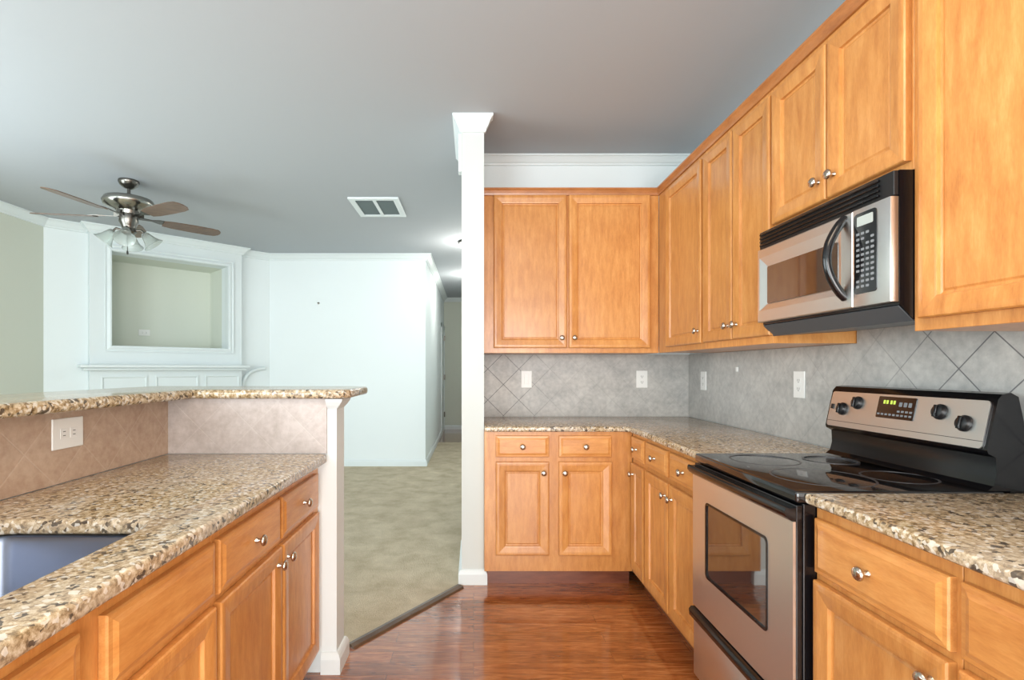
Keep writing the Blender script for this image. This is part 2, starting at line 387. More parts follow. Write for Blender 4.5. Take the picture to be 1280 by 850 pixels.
struct('baseboard_wing', MB().sweep(bbp, [(-0.0695, YB), (-0.0695, 2.9495), (0.0605, 2.9495), (0.0605, 2.975)]), M['trim'])
struct('baseboard_far', MB().sweep(bbp, [(XL + 0.0005, YBK), (XL + 0.0005, 4.94), (-2.59, YF - 0.0005), (-0.6095, YF - 0.0005), (-0.6095, 10.49), (0.49, 10.49)]), M['trim'])
# drop edge of the opening beside the wing wall
struct('trim_4', MB().box(-0.088, -0.0695, 2.96, 3.02, 2.38, CZ - 0.09, 0.003), M['trim'])
# threshold strip between carpet and planks
a = Vector((-0.548, 2.275)); b = Vector((-0.075, 2.905)); dd = (b - a).normalized(); nn = Vector((dd.y, -dd.x))
struct('trim_5', MB().sweep([(-0.022, 0.0), (-0.02, 0.012), (0.0, 0.016), (0.02, 0.010), (0.026, 0.0)], [tuple(a), tuple(b)]), M['strip'])
# far hall door edge with its casing
dr = MB(); dr.box(-0.6095, -0.590, 9.55, 9.62, 0, 2.10); dr.box(-0.6095, -0.590, 10.38, 10.45, 0, 2.10); dr.box(-0.6095, -0.590, 9.55, 10.45, 2.03, 2.10); dr.box(-0.6095, -0.598, 9.62, 10.38, 0, 2.03)
door = struct('door_1', dr, M['trim'])
for z in (0.27, 1.02, 1.80):
    MB().box(-0.597, -0.575, 10.30, 10.38, z, z + 0.10).build('door_hinge', M['darknickel'], door)

# tiled backsplashes
ts = 0.012
struct('wall_backsplash', MB().box(0.0605, XR, YB - ts, YB, 0.914, 1.3355), M['tile_back'])
struct('wall_backsplash_right', MB().box(XR - ts, XR, -0.4, YB - ts, 0.914, 1.3355).box(XR - ts, XR, 1.346, 1.96, 1.3355, 1.40), M['tile_right'])
# half wall of the peninsula: L in plan, ending in a white post
PX = -1.24   # tile face of the long leg
struct('wall_peninsula', MB().prism([(-1.37, -0.45), (PX - ts, -0.45), (PX - ts, 2.09), (-0.559, 2.09), (-0.559, 2.21), (-1.37, 2.21)], [], 0, 1.118), M['trim'])
struct('wall_peninsula_tile', MB().box(PX - ts, PX, -0.45, 2.09 - ts, 0.895, 1.118), M['tile_bar'])
struct('wall_peninsula_end_tile', MB().box(PX - ts, -0.597, 2.09 - ts, 2.09, 0.895, 1.118), M['tile_bar_end'])
struct('baseboard_peninsula', MB().sweep(bbp, [(-0.62, 2.0895), (-0.5585, 2.0895), (-0.5585, 2.2105), (-1.3705, 2.2105), (-1.3705, -0.45)]), M['trim'])
struct('trim_6', MB().sweep([(0, 1.117), (0.030, 1.117), (0.026, 1.106), (0.012, 1.088), (0, 1.075)], [(-0.597, 2.0895), (-0.5585, 2.0895), (-0.5585, 2.2105)]), M['trim'])

# ------------------------------------------------------------------ cabinet kit
_knob_me = None
def knob_mesh():
    global _knob_me
    if _knob_me is None:
        mb = MB().lathe([(0.0, 0.0), (0.008, 0.0), (0.0075, 0.003), (0.0052, 0.006), (0.0052, 0.013), (0.010, 0.016), (0.0155, 0.020), (0.0160, 0.0235), (0.0135, 0.0275), (0.007, 0.0300), (0, 0.0305)], 20, Matrix.Rotation(PI / 2, 4, 'X'))
        o = mb.build('knob', M['nickel'], None, 50); _knob_me = o.data; bpy.data.objects.remove(o)
    return _knob_me
def knob(parent, x, y, z):
    o = bpy.data.objects.new('knob', knob_mesh()); COL.objects.link(o); o.parent = parent; o.location = (x, y, z); return o
DOOR = [(0.0, 0.016), (0.003, 0.0195), (0.008, 0.0205), (0.018, 0.0205), (0.047, 0.0165), (0.051, 0.0155), (0.053, 0.0070), (0.058, 0.0050), (0.061, 0.0050), (0.066, 0.0080)]
DRAW = [(0.0, 0.012), (0.003, 0.0155), (0.012, 0.0165), (0.022, 0.0205), (0.026, 0.0205)]
FT = 0.0
def cabinet(name, loc, rz, w_, z0, z1, depth, doors, drawers, label, toe=0.0, group=None, open_top=False, side_dy=0.0):
    """root at the left end of the face, floor level for base units. doors: (x0,x1,z0,z1,knob side, knob z); drawers: (x0,x1,z0,z1,has knob)"""
    r = thing(name, (loc[0], loc[1], z0 if not toe else 0.0), label, 'cabinet', rz, group)
    b = 0.0 if toe else z0
    zz0 = (toe if toe else z0) - b; zz1 = z1 - b
    c = MB()
    if open_top:
        c.box(0.0005, 0.018, 0.019, depth, zz0, zz1); c.box(w_ - 0.018, w_ - 0.0005, 0.019, depth, zz0, zz1)
        c.box(0.018, w_ - 0.018, 0.019, depth, zz0, zz0 + 0.018); c.box(0.018, w_ - 0.018, depth - 0.008, depth, zz0 + 0.018, zz1)
    else: c.box(0.0005, w_ - 0.0005, 0.019, depth, zz0, zz1)
    c.build('carcass', M['wood'], r)
    # face frame: rails and stiles round the openings
    f = MB(); xs = sorted([(q[0], q[1]) for q in (drawers if drawers else doors)])
    st = [0.0005] + [ (xs[i][1] + xs[i + 1][0]) / 2 for i in range(len(xs) - 1)] + [w_ - 0.0005]
    f.box(0.0005, w_ - 0.0005, 0, 0.019, zz0, zz1, 0.0008, 1)
    f.build('face_frame', M['wood'], r)
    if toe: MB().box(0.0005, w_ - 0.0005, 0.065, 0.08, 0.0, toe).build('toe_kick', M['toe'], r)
    for q in doors:
        x0, x1, a, b2, side, kz = q
        o = MB().panel(x0, x1, a - b, b2 - b, -0.0006, DOOR).build('door', M['wood'], r)
        if side: knob(o, (x1 - 0.032) if side == 'R' else (x0 + 0.032), -0.0175, kz - b)
    for q in drawers:
        x0, x1, a, b2, k = q
        o = MB().panel(x0, x1, a - b, b2 - b, -0.0006, DRAW).build('drawer_front', M['wood_h'], r)
        if k: knob(o, (x0 + x1) / 2, -0.021, (a + b2) / 2 - b)
    return r
RB, RR, RL = 0.0, -PI / 2, PI / 2
BT = 0.884       # top of the kitchen base cabinets
XF, XU = 0.90, 1.15   # right run: base face, upper face
YFB, YUB = 2.896, 3.176
# back wall base (x 0.0605 .. 0.90)
cabinet('base_cabinet', (0.0605, YFB), RB, 0.8385, 0, BT, YB - YFB - 0.001,
        [(0.0645, 0.3645, 0.189, 0.715, 'R', 0.655), (0.4195, 0.7175, 0.189, 0.715, 'L', 0.655)],
        [(0.0645, 0.3645, 0.742, 0.862, True), (0.4195, 0.7175, 0.742, 0.862, True)],
        'pale maple base cabinet facing the camera, beside the white wall end', toe=0.094)
# right run, far: local x runs towards the camera from y = start
def ry(start, y): return start - y
S1 = YFB - 0.001
cabinet('base_cabinet', (XF, S1), RR, S1 - 2.651, 0, BT, XR - XF - 0.001,
        [(ry(S1, 2.868), ry(S1, 2.665), 0.125, 0.715, 'L', 0.655)], [(ry(S1, 2.868), ry(S1, 2.665), 0.742, 0.862, True)],
        'narrow maple base cabinet in the inner corner of the L-shaped run', toe=0.094)
S2 = 2.650
cabinet('base_cabinet', (XF, S2), RR, S2 - 1.966, 0, BT, XR - XF - 0.001,
        [(ry(S2, 2.636), ry(S2, 2.325), 0.125, 0.715, 'R', 0.655), (ry(S2, 2.312), ry(S2, 1.985), 0.125, 0.715, 'L', 0.655)],
        [(ry(S2, 2.636), ry(S2, 2.34), 0.742, 0.862, True), (ry(S2, 2.312), ry(S2, 1.985), 0.742, 0.862, True)],
        'maple base cabinet with two drawers and two doors, left of the oven', toe=0.094)
# right run, near
S3 = 1.3425
cabinet('base_cabinet', (XF, S3), RR, S3 - 0.941, 0, BT, XR - XF - 0.001,
        [(ry(S3, 1.330), ry(S3, 0.953), 0.125, 0.692, 'R', 0.640)], [(ry(S3, 1.330), ry(S3, 0.953), 0.712, 0.852, True)],
        'maple base cabinet with one knobbed drawer, directly right of the oven', toe=0.094)
S4 = 0.940
cabinet('base_cabinet', (XF, S4), RR, 0.80, 0, BT, XR - XF - 0.001,
        [(ry(S4, 0.931), ry(S4, 0.55), 0.125, 0.692, 'L', 0.640)], [(ry(S4, 0.931), ry(S4, 0.55), 0.712, 0.852, True)],
        'maple base cabinet cut off by the bottom right corner of the photo', toe=0.094)
# left peninsula: local x = +y
PF = -0.635; PT = 0.860
DPL = abs(PX + ts - PF) ; DPL = (-PF) and (PF - PX) - 0.014
L0 = 1.236
cabinet('base_cabinet', (PF, L0), RL, 2.088 - L0, 0, PT, DPL,
        [(1.250 - L0, 1.648 - L0, 0.115, 0.668, 'R', 0.618), (1.662 - L0, 2.045 - L0, 0.115, 0.668, 'L', 0.618)],
        [(1.250 - L0, 1.640 - L0, 0.688, 0.822, True), (1.660 - L0, 2.045 - L0, 0.688, 0.822, True)],
        'reddish maple peninsula cabinet with two drawers, next to the white post', toe=0.094)
L1 = 0.30
cabinet('sink_base_cabinet', (PF, L1), RL, L0 - 0.001 - L1, 0, PT, DPL,
        [(0.865 - L1, 1.228 - L1, 0.115, 0.668, 'L', 0.618), (0.42 - L1, 0.808 - L1, 0.115, 0.668, 'R', 0.618)],
        [(0.865 - L1, 1.228 - L1, 0.688, 0.822, False), (0.42 - L1, 0.808 - L1, 0.688, 0.822, False)],
        'orange maple sink cabinet with plain knobless front panels below the sink', toe=0.094, open_top=True)
# uppers
U0, U1 = 1.337, 2.345
cabinet('wall_cabinet', (0.0605, YUB), RB, 1.0885, U0, U1, YB - YUB - 0.001,
        [(0.0635, 0.515, 1.368, 2.312, 'R', 1.430), (0.529, 1.030, 1.368, 2.312, 'L', 1.430)], [],
        'two-door maple wall cabinet on the back wall beside the white wall end')
V0 = 3.175
cabinet('wall_cabinet', (XU, V0), RR, V0 - 2.536, U0, U1, XR - XU - 0.001, [(ry(V0, 3.02), ry(V0, 2.552), 1.368, 2.285, 'R', 1.430)], [],
        'single-door maple wall cabinet in the corner where both runs meet')
V1 = 2.535
cabinet('wall_cabinet', (XU, V1), RR, V1 - 1.9665, U0, U1, XR - XU - 0.001,
        [(ry(V1, 2.526), ry(V1, 2.247), 1.368, 2.285, 'R', 1.430), (ry(V1, 2.238), ry(V1, 1.955) - 0.004, 1.368, 2.285, 'L', 1.430)], [],
        'maple wall cabinet with two narrow doors, left of the microwave')
V2 = 1.966
cabinet('wall_cabinet', (XU, V2), RR, V2 - 1.336, 1.7605, U1, XR - XU - 0.001,
        [(ry(V2, 1.944), ry(V2, 1.648), 1.785, 2.285, 'R', 1.850), (ry(V2, 1.640), ry(V2, 1.343), 1.785, 2.285, 'L', 1.850)], [],
        'short maple wall cabinet with two doors above the microwave')
V3 = 1.3355
cabinet('wall_cabinet', (XU, V3), RR, 0.60, U0, U1, XR - XU - 0.001, [(ry(V3, 1.306), ry(V3, 0.78), 1.368, 2.285, None, 0)], [],
        'large maple wall cabinet right of the microwave, cut off by the frame')
# wooden top moulding of the upper cabinets
cm = [(0.0, U1 + 0.0005), (0.0, 2.372), (0.036, 2.372), (0.036, 2.362), (0.030, 2.356), (0.022, 2.346), (0.012, 2.334), (0.006, 2.322), (0.0008, 2.318), (0.0008, U1 + 0.0005)]
cm = [(-0.30, U1 + 0.0005), (-0.30, 2.352), (0.0, 2.352), (0.034, 2.372), (0.036, 2.362), (0.030, 2.354), (0.022, 2.344), (0.013, 2.330), (0.009, 2.318), (0.0012, 2.316), (0.0012, U1 + 0.0005)]
cm = [(-0.02, U1 + 0.0008), (-0.02, 2.356), (0.022, 2.356), (0.022, 2.348), (0.016, 2.340), (0.010, 2.326), (0.0075, 2.314), (0.0012, 2.312), (0.0012, U1 + 0.0008)]
tag(MB().sweep(cm, [(0.0615, YUB), (XU, YUB), (XU, 0.737)]).build('cabinet_crown', M['wood_trim']),
    'dark maple moulding along the top of the wall cabinets', 'moulding')

# ------------------------------------------------------------------ worktops
E = 0.87
tag(MB().prism([(0.0615, 2.872), (E - 0.02, 2.872), (E, 2.852), (E, 1.9665), (XR - ts - 0.001, 1.9665), (XR - ts - 0.001, YB - ts - 0.001), (0.0615, YB - ts - 0.001)], [], BT + 0.0005, 0.914, 0.009).build('countertop', M['granite'], None, 40),
    'L-shaped speckled granite worktop in the back corner, left of the oven', 'countertop')
tag(MB().prism([(E, 0.14), (E, 1.3425), (XR - ts - 0.001, 1.3425), (XR - ts - 0.001, 0.14)], [], BT + 0.0005, 0.914, 0.009).build('countertop', M['granite'], None, 40),
    'speckled granite worktop in the near right corner, right of the oven', 'countertop')
SX0, SX1, SY0, SY1 = -1.10, -0.72, 0.42, 1.165
tag(MB().prism([(PX + 0.001, 0.25), (-0.59, 0.25), (-0.59, 2.055), (-0.60, 2.076), (PX + 0.001, 2.076)], [rrect(SX0, SX1, SY0, SY1, 0.06)], PT + 0.0005, 0.895, 0.009).build('countertop', M['granite'], None, 40),
    'speckled granite peninsula worktop with the sink cut into it', 'countertop')
# raised bar top
bar = [(-1.56, -0.45), (-1.135, -0.45), (-1.135, 2.02), (-0.56, 2.02)] + arc(-0.56, 2.05, 0.03, -90, 0, 4)[1:] + arc(-0.60, 2.42, 0.07, 0, 90, 4) + [(-1.56, 2.49)]
bar = [(-1.56, -0.45), (-1.12, -0.45), (-1.12, 2.045)] + arc(-0.56, 2.105, 0.06, -90, 0, 5) + arc(-0.58, 2.41, 0.08, 0, 90, 5) + [(-1.56, 2.49)]
tag(MB().prism(bar, [], 1.119, 1.155, 0.014, 4).build('bar_counter', M['granite'], None, 40),
    'raised granite bar top on the half wall behind the peninsula', 'counter')

# sink
sk = thing('kitchen_sink', (-0.91, 0.78, 0.66), 'stainless undermount sink in the peninsula worktop at lower left', 'sink', world=True)
def bowl(x0, x1, y0, y1, top, depth, r):
    b = bmesh.new(); rings = []
    for (ins, z) in [(-0.0, top), (0.004, top - 0.01), (0.010, top - depth + 0.03), (0.022, top - depth + 0.008), (0.045, top - depth)]:
        rings.append([b.verts.new((x, y, z)) for x, y in rrect(x0 + ins, x1 - ins, y0 + ins, y1 - ins, max(0.02, r - ins * 0.5))])
    n = len(rings[0])
    for A, B in zip(rings, rings[1:]):
        for k in range(n): b.faces.new((A[k], A[(k + 1) % n], B[(k + 1) % n], B[k]))
    b.faces.new(rings[-1])
    # outside shell a little larger
    bmesh.ops.recalc_face_normals(b, faces=b.faces[:]); bmesh.ops.reverse_faces(b, faces=b.faces[:])
    bmesh.ops.solidify(b, geom=b.faces[:], thickness=0.0015)
    m = MB(); m.take(b); return m
bowl(SX0 + 0.004, SX1 - 0.004, SY0 + 0.004, SY1 - 0.004, PT - 0.003, 0.19, 0.055).build('basin', M['sinksteel'], sk, 40)
MB().prism(rrect(SX0 - 0.015, SX1 + 0.015, SY0 - 0.015, SY1 + 0.015, 0.07), [rrect(SX0 + 0.002, SX1 - 0.002, SY0 + 0.002, SY1 - 0.002, 0.058)], PT - 0.004, PT + 0.0).build('rim', M['sinksteel'], sk)
MB().lathe([(0.0, 0), (0.042, 0.0), (0.042, 0.003), (0.034, 0.004), (0.03, 0.001), (0, 0.001)], 24, Matrix.Translation((-0.91, 0.78, PT - 0.193 + 0.0005))).build('drain', M['nickel'], sk, 40)

# ------------------------------------------------------------------ oven range
R0, R1 = 1.345, 1.9635
rg = thing('oven_range', (1.16, (R0 + R1) / 2, 0), 'stainless steel and black freestanding electric range with a glass cooktop', 'oven', world=True)
MB().box(0.866, 1.455, R0, R1, 0.03, 0.884, 0.003).build('body', M['black'], rg)
for yy in (R0 + 0.05, R1 - 0.05):
    for xx in (0.92, 1.40): MB().lathe([(0.018, 0), (0.018, 0.012), (0.01, 0.014), (0.01, 0.032)], 12, Matrix.Translation((xx, yy, 0))).build('foot', M['blackmatte'], rg)
# cooktop: frame and glass
ct = MB().box(0.848, 1.40, R0 + 0.0005, R1 - 0.0005, 0.8845, 0.9165, 0.007, 3).build('cooktop', M['blackglass'], rg, 40)
for (cx, cy, r) in ((1.03, 1.815, 0.112), (1.035, 1.525, 0.135), (1.265, 1.815, 0.085), (1.265, 1.525, 0.095)):
    m = MB(); m.lathe([(r - 0.005, 0), (r, 0), (r, 0.0006), (r - 0.005, 0.0006), (r - 0.005, 0)][:4], 48, Matrix.Translation((cx, cy, 0.9166)))
    b = MB(); bb = bmesh.new()
    ro = [bb.verts.new((cx + r * math.cos(2 * PI * k / 48), cy + r * math.sin(2 * PI * k / 48), 0.9170)) for k in range(48)]
    ri = [bb.verts.new((cx + (r - 0.006) * math.cos(2 * PI * k / 48), cy + (r - 0.006) * math.sin(2 * PI * k / 48), 0.9170)) for k in range(48)]
    for k in range(48): bb.faces.new((ro[k], ro[(k + 1) % 48], ri[(k + 1) % 48], ri[k]))
    ex = bmesh.ops.extrude_face_region(bb, geom=bb.faces[:])
    for v in ex['geom']:
        if isinstance(v, bmesh.types.BMVert): v.co.z -= 0.0006
    m.bm.free(); b.take(bb); b.build('burner_ring', M['ring'], ct)
# oven door: steel panel with a window, black side edges
def yz_prism(outline, holes, x0, x1):
    """outline in (y, z), thickness along x"""
    m = MB().prism(outline, holes, 0, 1)
    for v in m.bm.verts: y, z, k = v.co; v.co = Vector((x0 + (x1 - x0) * k, y, z))
    bmesh.ops.recalc_face_normals(m.bm, faces=m.bm.faces[:]); return m
WY0, WY1, WZ0, WZ1 = 1.462, 1.856, 0.483, 0.757
MB().box(0.848, 0.8655, R0 + 0.001, R1 - 0.001, 0.338, 0.880, 0.003).build('door_core', M['black'], rg)
dp = yz_prism([(R0 + 0.002, 0.340), (R1 - 0.002, 0.340), (R1 - 0.002, 0.836), (R0 + 0.002, 0.836)], [rrect(WY0, WY1, WZ0, WZ1, 0.018)], 0.840, 0.8475).build('oven_door', M['steel'], rg)
yz_prism(rrect(WY0, WY1, WZ0, WZ1, 0.018), [rrect(WY0 + 0.008, WY1 - 0.008, WZ0 + 0.008, WZ1 - 0.008, 0.014)], 0.8385, 0.8474).build('window_gasket', M['black'], dp)
yz_prism(rrect(WY0 + 0.008, WY1 - 0.008, WZ0 + 0.008, WZ1 - 0.008, 0.014), [], 0.8425, 0.8474).build('oven_window', M['ovenglass'], dp)
# full width moulded handle
hd = MB(); bb = bmesh.new()
prof = [(0.848, 0.838), (0.836, 0.838), (0.826, 0.846), (0.819, 0.856), (0.819, 0.868), (0.824, 0.874), (0.830, 0.871), (0.848, 0.872)]
A = [bb.verts.new((x, R0 + 0.002, z)) for x, z in prof]; B = [bb.verts.new((x, R1 - 0.002, z)) for x, z in prof]
for k in range(len(prof)): bb.faces.new((A[k], A[(k + 1) % len(prof)], B[(k + 1) % len(prof)], B[k]))
bb.faces.new(A); bb.faces.new(B); hd.take(bb); hd.build('oven_handle', M['black'], dp, 50)
# storage drawer below
dw = MB().box(0.842, 0.8655, R0 + 0.002, R1 - 0.002, 0.075, 0.288, 0.004).build('storage_drawer', M['steel'], rg, 40)
bb = bmesh.new(); prof = [(0.8655, 0.290), (0.838, 0.290), (0.826, 0.300), (0.824, 0.322), (0.832, 0.332), (0.8655, 0.334)]
A = [bb.verts.new((x, R0 + 0.002, z)) for x, z in prof]; B = [bb.verts.new((x, R1 - 0.002, z)) for x, z in prof]
for k in range(len(prof)): bb.faces.new((A[k], A[(k + 1) % len(prof)], B[(k + 1) % len(prof)], B[k]))
bb.faces.new(A); bb.faces.new(B); hm = MB(); hm.take(bb); hm.build('drawer_pull', M['black'], dw, 50)
# backguard: profile in (x, z), extruded along y
def xz_prism(prof, y0, y1, bevel=0.0):
    m = MB().prism([(x, z) for x, z in prof], [], 0, 1)
    for v in m.bm.verts: x, z, k = v.co; v.co = Vector((x, y0 + (y1 - y0) * k, z))
    if bevel:
        eg = [e for e in m.bm.edges if len(e.link_faces) == 2 and e.calc_face_angle() > 0.5]
        bmesh.ops.bevel(m.bm, geom=eg, offset=bevel, segments=2, profile=0.5, affect='EDGES')
    bmesh.ops.recalc_face_normals(m.bm, faces=m.bm.faces[:]); return m
bgp = [(1.335, 0.9175), (1.350, 0.9175), (1.366, 0.930), (1.374, 0.960), (1.372, 1.005), (1.352, 1.016), (1.349, 1.024), (1.378, 1.158), (1.390, 1.172), (1.412, 1.176), (1.432, 1.165), (1.446, 1.10), (1.455, 0.98), (1.455, 0.80), (1.41, 0.80), (1.41, 0.9175)]
bgp = bgp[1:]
bgd = xz_prism(bgp, R0 - 0.0, R1 + 0.0).build('backguard', M['black'], rg, 30)
# steel fascia on the sloped face: frame of local axes
P0 = Vector((1.349, 0, 1.024)); P1 = Vector((1.378, 0, 1.158)); up = (P1 - P0).normalized(); outn = Vector((-up.z, 0, up.x))
def fascia(y0, y1, a0, a1, o0, o1, r=0.003):
    """plate on the sloping face; y range, a = distance up the slope, o = offset out of it"""
    m = MB().prism(rrect(y0, y1, a0, a1, r, 3), [], 0, 1)
    for v in m.bm.verts:
        y, a_, k = v.co; p = P0 + up * a_ + outn * (o0 + (o1 - o0) * k); v.co = Vector((p.x, y, p.z))
    bmesh.ops.recalc_face_normals(m.bm, faces=m.bm.faces[:]); return m
fa = fascia(R0 + 0.012, R1 - 0.010, 0.002, 0.132, 0.0005, 0.004, 0.010).build('control_panel', M['steel'], bgd)
FA = bgd
fascia(R0 + 0.012, R1 - 0.010, 0.021, 0.0225, 0.0041, 0.0046, 0.0005).build('panel_groove', M['blackmatte'], FA)
def ona(z): return (z - P0.z) / up.z
fascia(1.580, 1.726, ona(1.076), ona(1.146), 0.0041, 0.0065, 0.003).build('display', M['blackglass'], FA)
clk = MB()
for i, y in enumerate((1.700, 1.688, 1.672, 1.660)):
    m = fascia(y - 0.004, y + 0.004, ona(1.122), ona(1.134), 0.0066, 0.0070, 0.001); me = bpy.data.meshes.new('t'); m.bm.to_mesh(me); clk.bm.from_mesh(me)
clk.build('clock_digits', M['clock'], FA)
bt = MB()
for r_ in range(2):
    for c_ in range(9):
        y = 1.716 - c_ * 0.0155; z = 1.085 + r_ * 0.0125
        if c_ > 4 or r_ == 0:
            m = fascia(y - 0.005, y + 0.005, ona(z), ona(z + 0.006), 0.0066, 0.0070, 0.001); me = bpy.data.meshes.new('t'); m.bm.to_mesh(me); bt.bm.from_mesh(me)
for c_ in range(3):
    y = 1.635 - c_ * 0.018
    m = fascia(y - 0.006, y + 0.006, ona(1.116), ona(1.130), 0.0066, 0.0070, 0.002); me = bpy.data.meshes.new('t'); m.bm.to_mesh(me); bt.bm.from_mesh(me)
bt.build('keypad', M['greybtn'], FA)
fascia(1.932, 1.945, ona(1.088), ona(1.106), 0.0041, 0.0075, 0.002).build('light_switch', M['blackmatte'], FA)
rotm = Matrix(((up.x, 0, outn.x), (0, 1, 0), (up.z, 0, outn.z))).to_4x4()
for (y, z) in ((1.886, 1.091), (1.818, 1.117), (1.496, 1.112), (1.416, 1.087)):
    p = P0 + up * ona(z) + outn * 0.004
    T = Matrix.Translation((p.x, y, p.z)) @ rotm
    k = MB().lathe([(0.023, 0), (0.023, 0.004), (0.020, 0.007), (0.018, 0.013), (0.015, 0.015), (0, 0.015)], 28, T)
    ko = k.build('burner_knob', M['blackmatte'], FA, 35)
    g = MB(); b2 = MB().box(-0.018, 0.018, -0.005, 0.005, 0.0145, 0.021, 0.002); bmesh.ops.transform(b2.bm, matrix=T, verts=b2.bm.verts[:]); b2.build('knob_grip', M['black'], ko, 40)

# ------------------------------------------------------------------ microwave
Y0m, Y1m = 1.337, 1.9655
mw = thing('microwave', (1.28, (Y0m + Y1m) / 2, 1.37), 'stainless over-the-range microwave with a black bowed handle', 'microwave', world=True)
xz_prism([(1.112, 1.7595), (XR - ts - 0.001, 1.7595), (XR - ts - 0.001, 1.385), (1.20, 1.368), (1.150, 1.368), (1.112, 1.408)], Y0m, Y1m).build('body', M['black'], mw)
xz_prism([(1.1125, 1.4055), (1.150, 1.3675), (XR - 0.05, 1.3835), (XR - 0.05, 1.3815), (1.150, 1.3645), (1.1105, 1.4035)], Y0m + 0.003, Y1m - 0.003).build('underside_panel', M['underside'], mw)
# louvred top vent
vt = MB().box(1.098, 1.1115, Y0m + 0.001, Y1m - 0.001, 1.694, 1.7585, 0.002).build('vent_grille', M['blackmatte'], mw)
lv = MB()
for i in range(4):
    z = 1.703 + i * 0.0135
    lv.box(1.090, 1.0985, Y0m + 0.045, Y1m - 0.012, z, z + 0.0065, 0.0015, 1)
lv.build('louvres', M['black'], vt)
# door in steel with window recess
DY0 = 1.472
mz0, mz1 = 1.415, 1.691
wy0, wy1, wz0, wz1 = 1.545, 1.905, 1.486, 1.616
bb = bmesh.new()
def ring(y0, y1, z0, z1, x): return [bb.verts.new((x, y, z)) for y, z in ((y0, z0), (y1, z0), (y1, z1), (y0, z1))]
rs = [ring(DY0, Y1m - 0.001, mz0, mz1, 1.1115), ring(DY0, Y1m - 0.001, mz0, mz1, 1.092), ring(DY0 + 0.003, Y1m - 0.004, mz0 + 0.003, mz1 - 0.003, 1.089), ring(wy0 - 0.03, wy1 + 0.042, wz0 - 0.028, wz1 + 0.042, 1.087), ring(wy0, wy1, wz0, wz1, 1.099)]
for A, B in zip(rs, rs[1:]):
    for k in range(4): bb.faces.new((A[k], A[(k + 1) % 4], B[(k + 1) % 4], B[k]))
bb.faces.new(rs[0]); bb.faces.new(rs[-1])
md = MB(); md.take(bb); md = md.build('microwave_door', M['steel'], mw)
yz_prism(rrect(wy0 - 0.006, wy1 + 0.004, wz0 - 0.004, wz1 + 0.004, 0.006), [], 1.0945, 1.0985).build('microwave_window', M['mwglass'], md)
hpts = []
for i in range(17):
    t = i / 16; a = PI * t
    hpts.append((1.090 - 0.050 * math.sin(a) ** 0.85 if 0 < t < 1 else 1.092, 1.503 + 0.006 * math.sin(a), 1.680 - 0.234 * t))
MB().tube(hpts, [0.0125] + [0.0125] * 15 + [0.0125], 14, 1.0, (0, 1, 0)).build('door_handle', M['black'], md, 60)
cp = MB().box(1.0895, 1.1115, Y0m + 0.001, DY0 - 0.0008, mz0, mz1, 0.0012).build('control_panel', M['steel'], mw, 40)
yz_prism(rrect(1.382, 1.463, 1.450, 1.677, 0.010), [], 1.0875, 1.0897).build('keypad_panel', M['blackglass'], cp)
yz_prism(rrect(1.394, 1.452, 1.640, 1.667, 0.003), [], 1.0868, 1.0876).build('display', M['lcd'], cp)
kb = MB()
for r_ in range(11):
    for c_ in range(4):
        y = 1.449 - c_ * 0.0175; z = 1.618 - r_ * 0.0148
        if 3 <= r_ <= 7 or (r_ + c_) % 5 != 3:
            m = yz_prism(rrect(y - 0.0058, y + 0.0058, z - 0.0036, z + 0.0036, 0.002, 2), [], 1.0869, 1.0876)
            me = bpy.data.meshes.new('t'); m.bm.to_mesh(me); kb.bm.from_mesh(me)
kb.build('keypad_buttons', M['greybtn'], cp)

# ------------------------------------------------------------------ outlets and switch plates
def plate(name, M4, w_, h_, kinds, label, cat, group=None):
    """M4 maps local (x right, -y out, z up) to the wall"""
    loc = M4.to_translation(); rz = M4.to_euler().z
    r = thing(name, loc, label, cat, rz, group)
    MB().box(-w_ / 2, w_ / 2, -0.006, -0.0005, -h_ / 2, h_ / 2, 0.002).build('cover_plate', M['plate'], r)
    n = len(kinds)
    for i, k in enumerate(kinds):
        cx = (i - (n - 1) / 2) * 0.046
        if k == 's':
            MB().box(cx - 0.016, cx + 0.016, -0.009, -0.0061, -0.033, 0.033, 0.002).build('rocker', M['plate'], r)
        elif k == 'o':
            for z in (-0.019, 0.019):
                f = MB().box(cx - 0.015, cx + 0.015, -0.0075, -0.0061, z - 0.013, z + 0.013, 0.0006).build('socket', M['plate'], r)
                MB().box(cx - 0.007, cx - 0.005, -0.0079, -0.0076, z - 0.004, z + 0.006).box(cx + 0.005, cx + 0.007, -0.0079, -0.0076, z - 0.004, z + 0.006).box(cx - 0.002, cx + 0.002, -0.0079, -0.0076, z - 0.010, z - 0.006).build('slots', M['slot'], f)
        elif k == 'h':   # sideways outlet
            for x in (-0.019, 0.019):
                f = MB().box(cx + x - 0.013, cx + x + 0.013, -0.0075, -0.0061, -0.015, 0.015, 0.0006).build('socket', M['plate'], r)
                MB().box(cx + x - 0.004, cx + x + 0.006, -0.0079, -0.0076, -0.007, -0.005).box(cx + x - 0.004, cx + x + 0.006, -0.0079, -0.0076, 0.005, 0.007).build('slots', M['slot'], f)
    return r
def MT(x, y, z, rz): return Matrix.Translation((x, y, z)) @ Matrix.Rotation(rz, 4, 'Z')
yb = YB - ts; xr = XR - ts
plate('wall_switch', MT((658 - 592) / 183, yb, 1.168, 0), 0.072, 0.116, ['s'], 'white switch plate on the tiled back wall, nearest the white wall end', 'switch')
plate('wall_outlet', MT((802 - 592) / 183, yb, 1.168, 0), 0.076, 0.116, ['o'], 'white outlet on the tiled back wall, nearest the inner corner', 'outlet')
def yr(px): return 640 * xr / (px - 592)
plate('wall_outlet', MT(xr, yr(880), 1.163, -PI / 2), 0.076, 0.118, ['o'], 'white outlet on the right tiled wall, just past the inner corner', 'outlet')
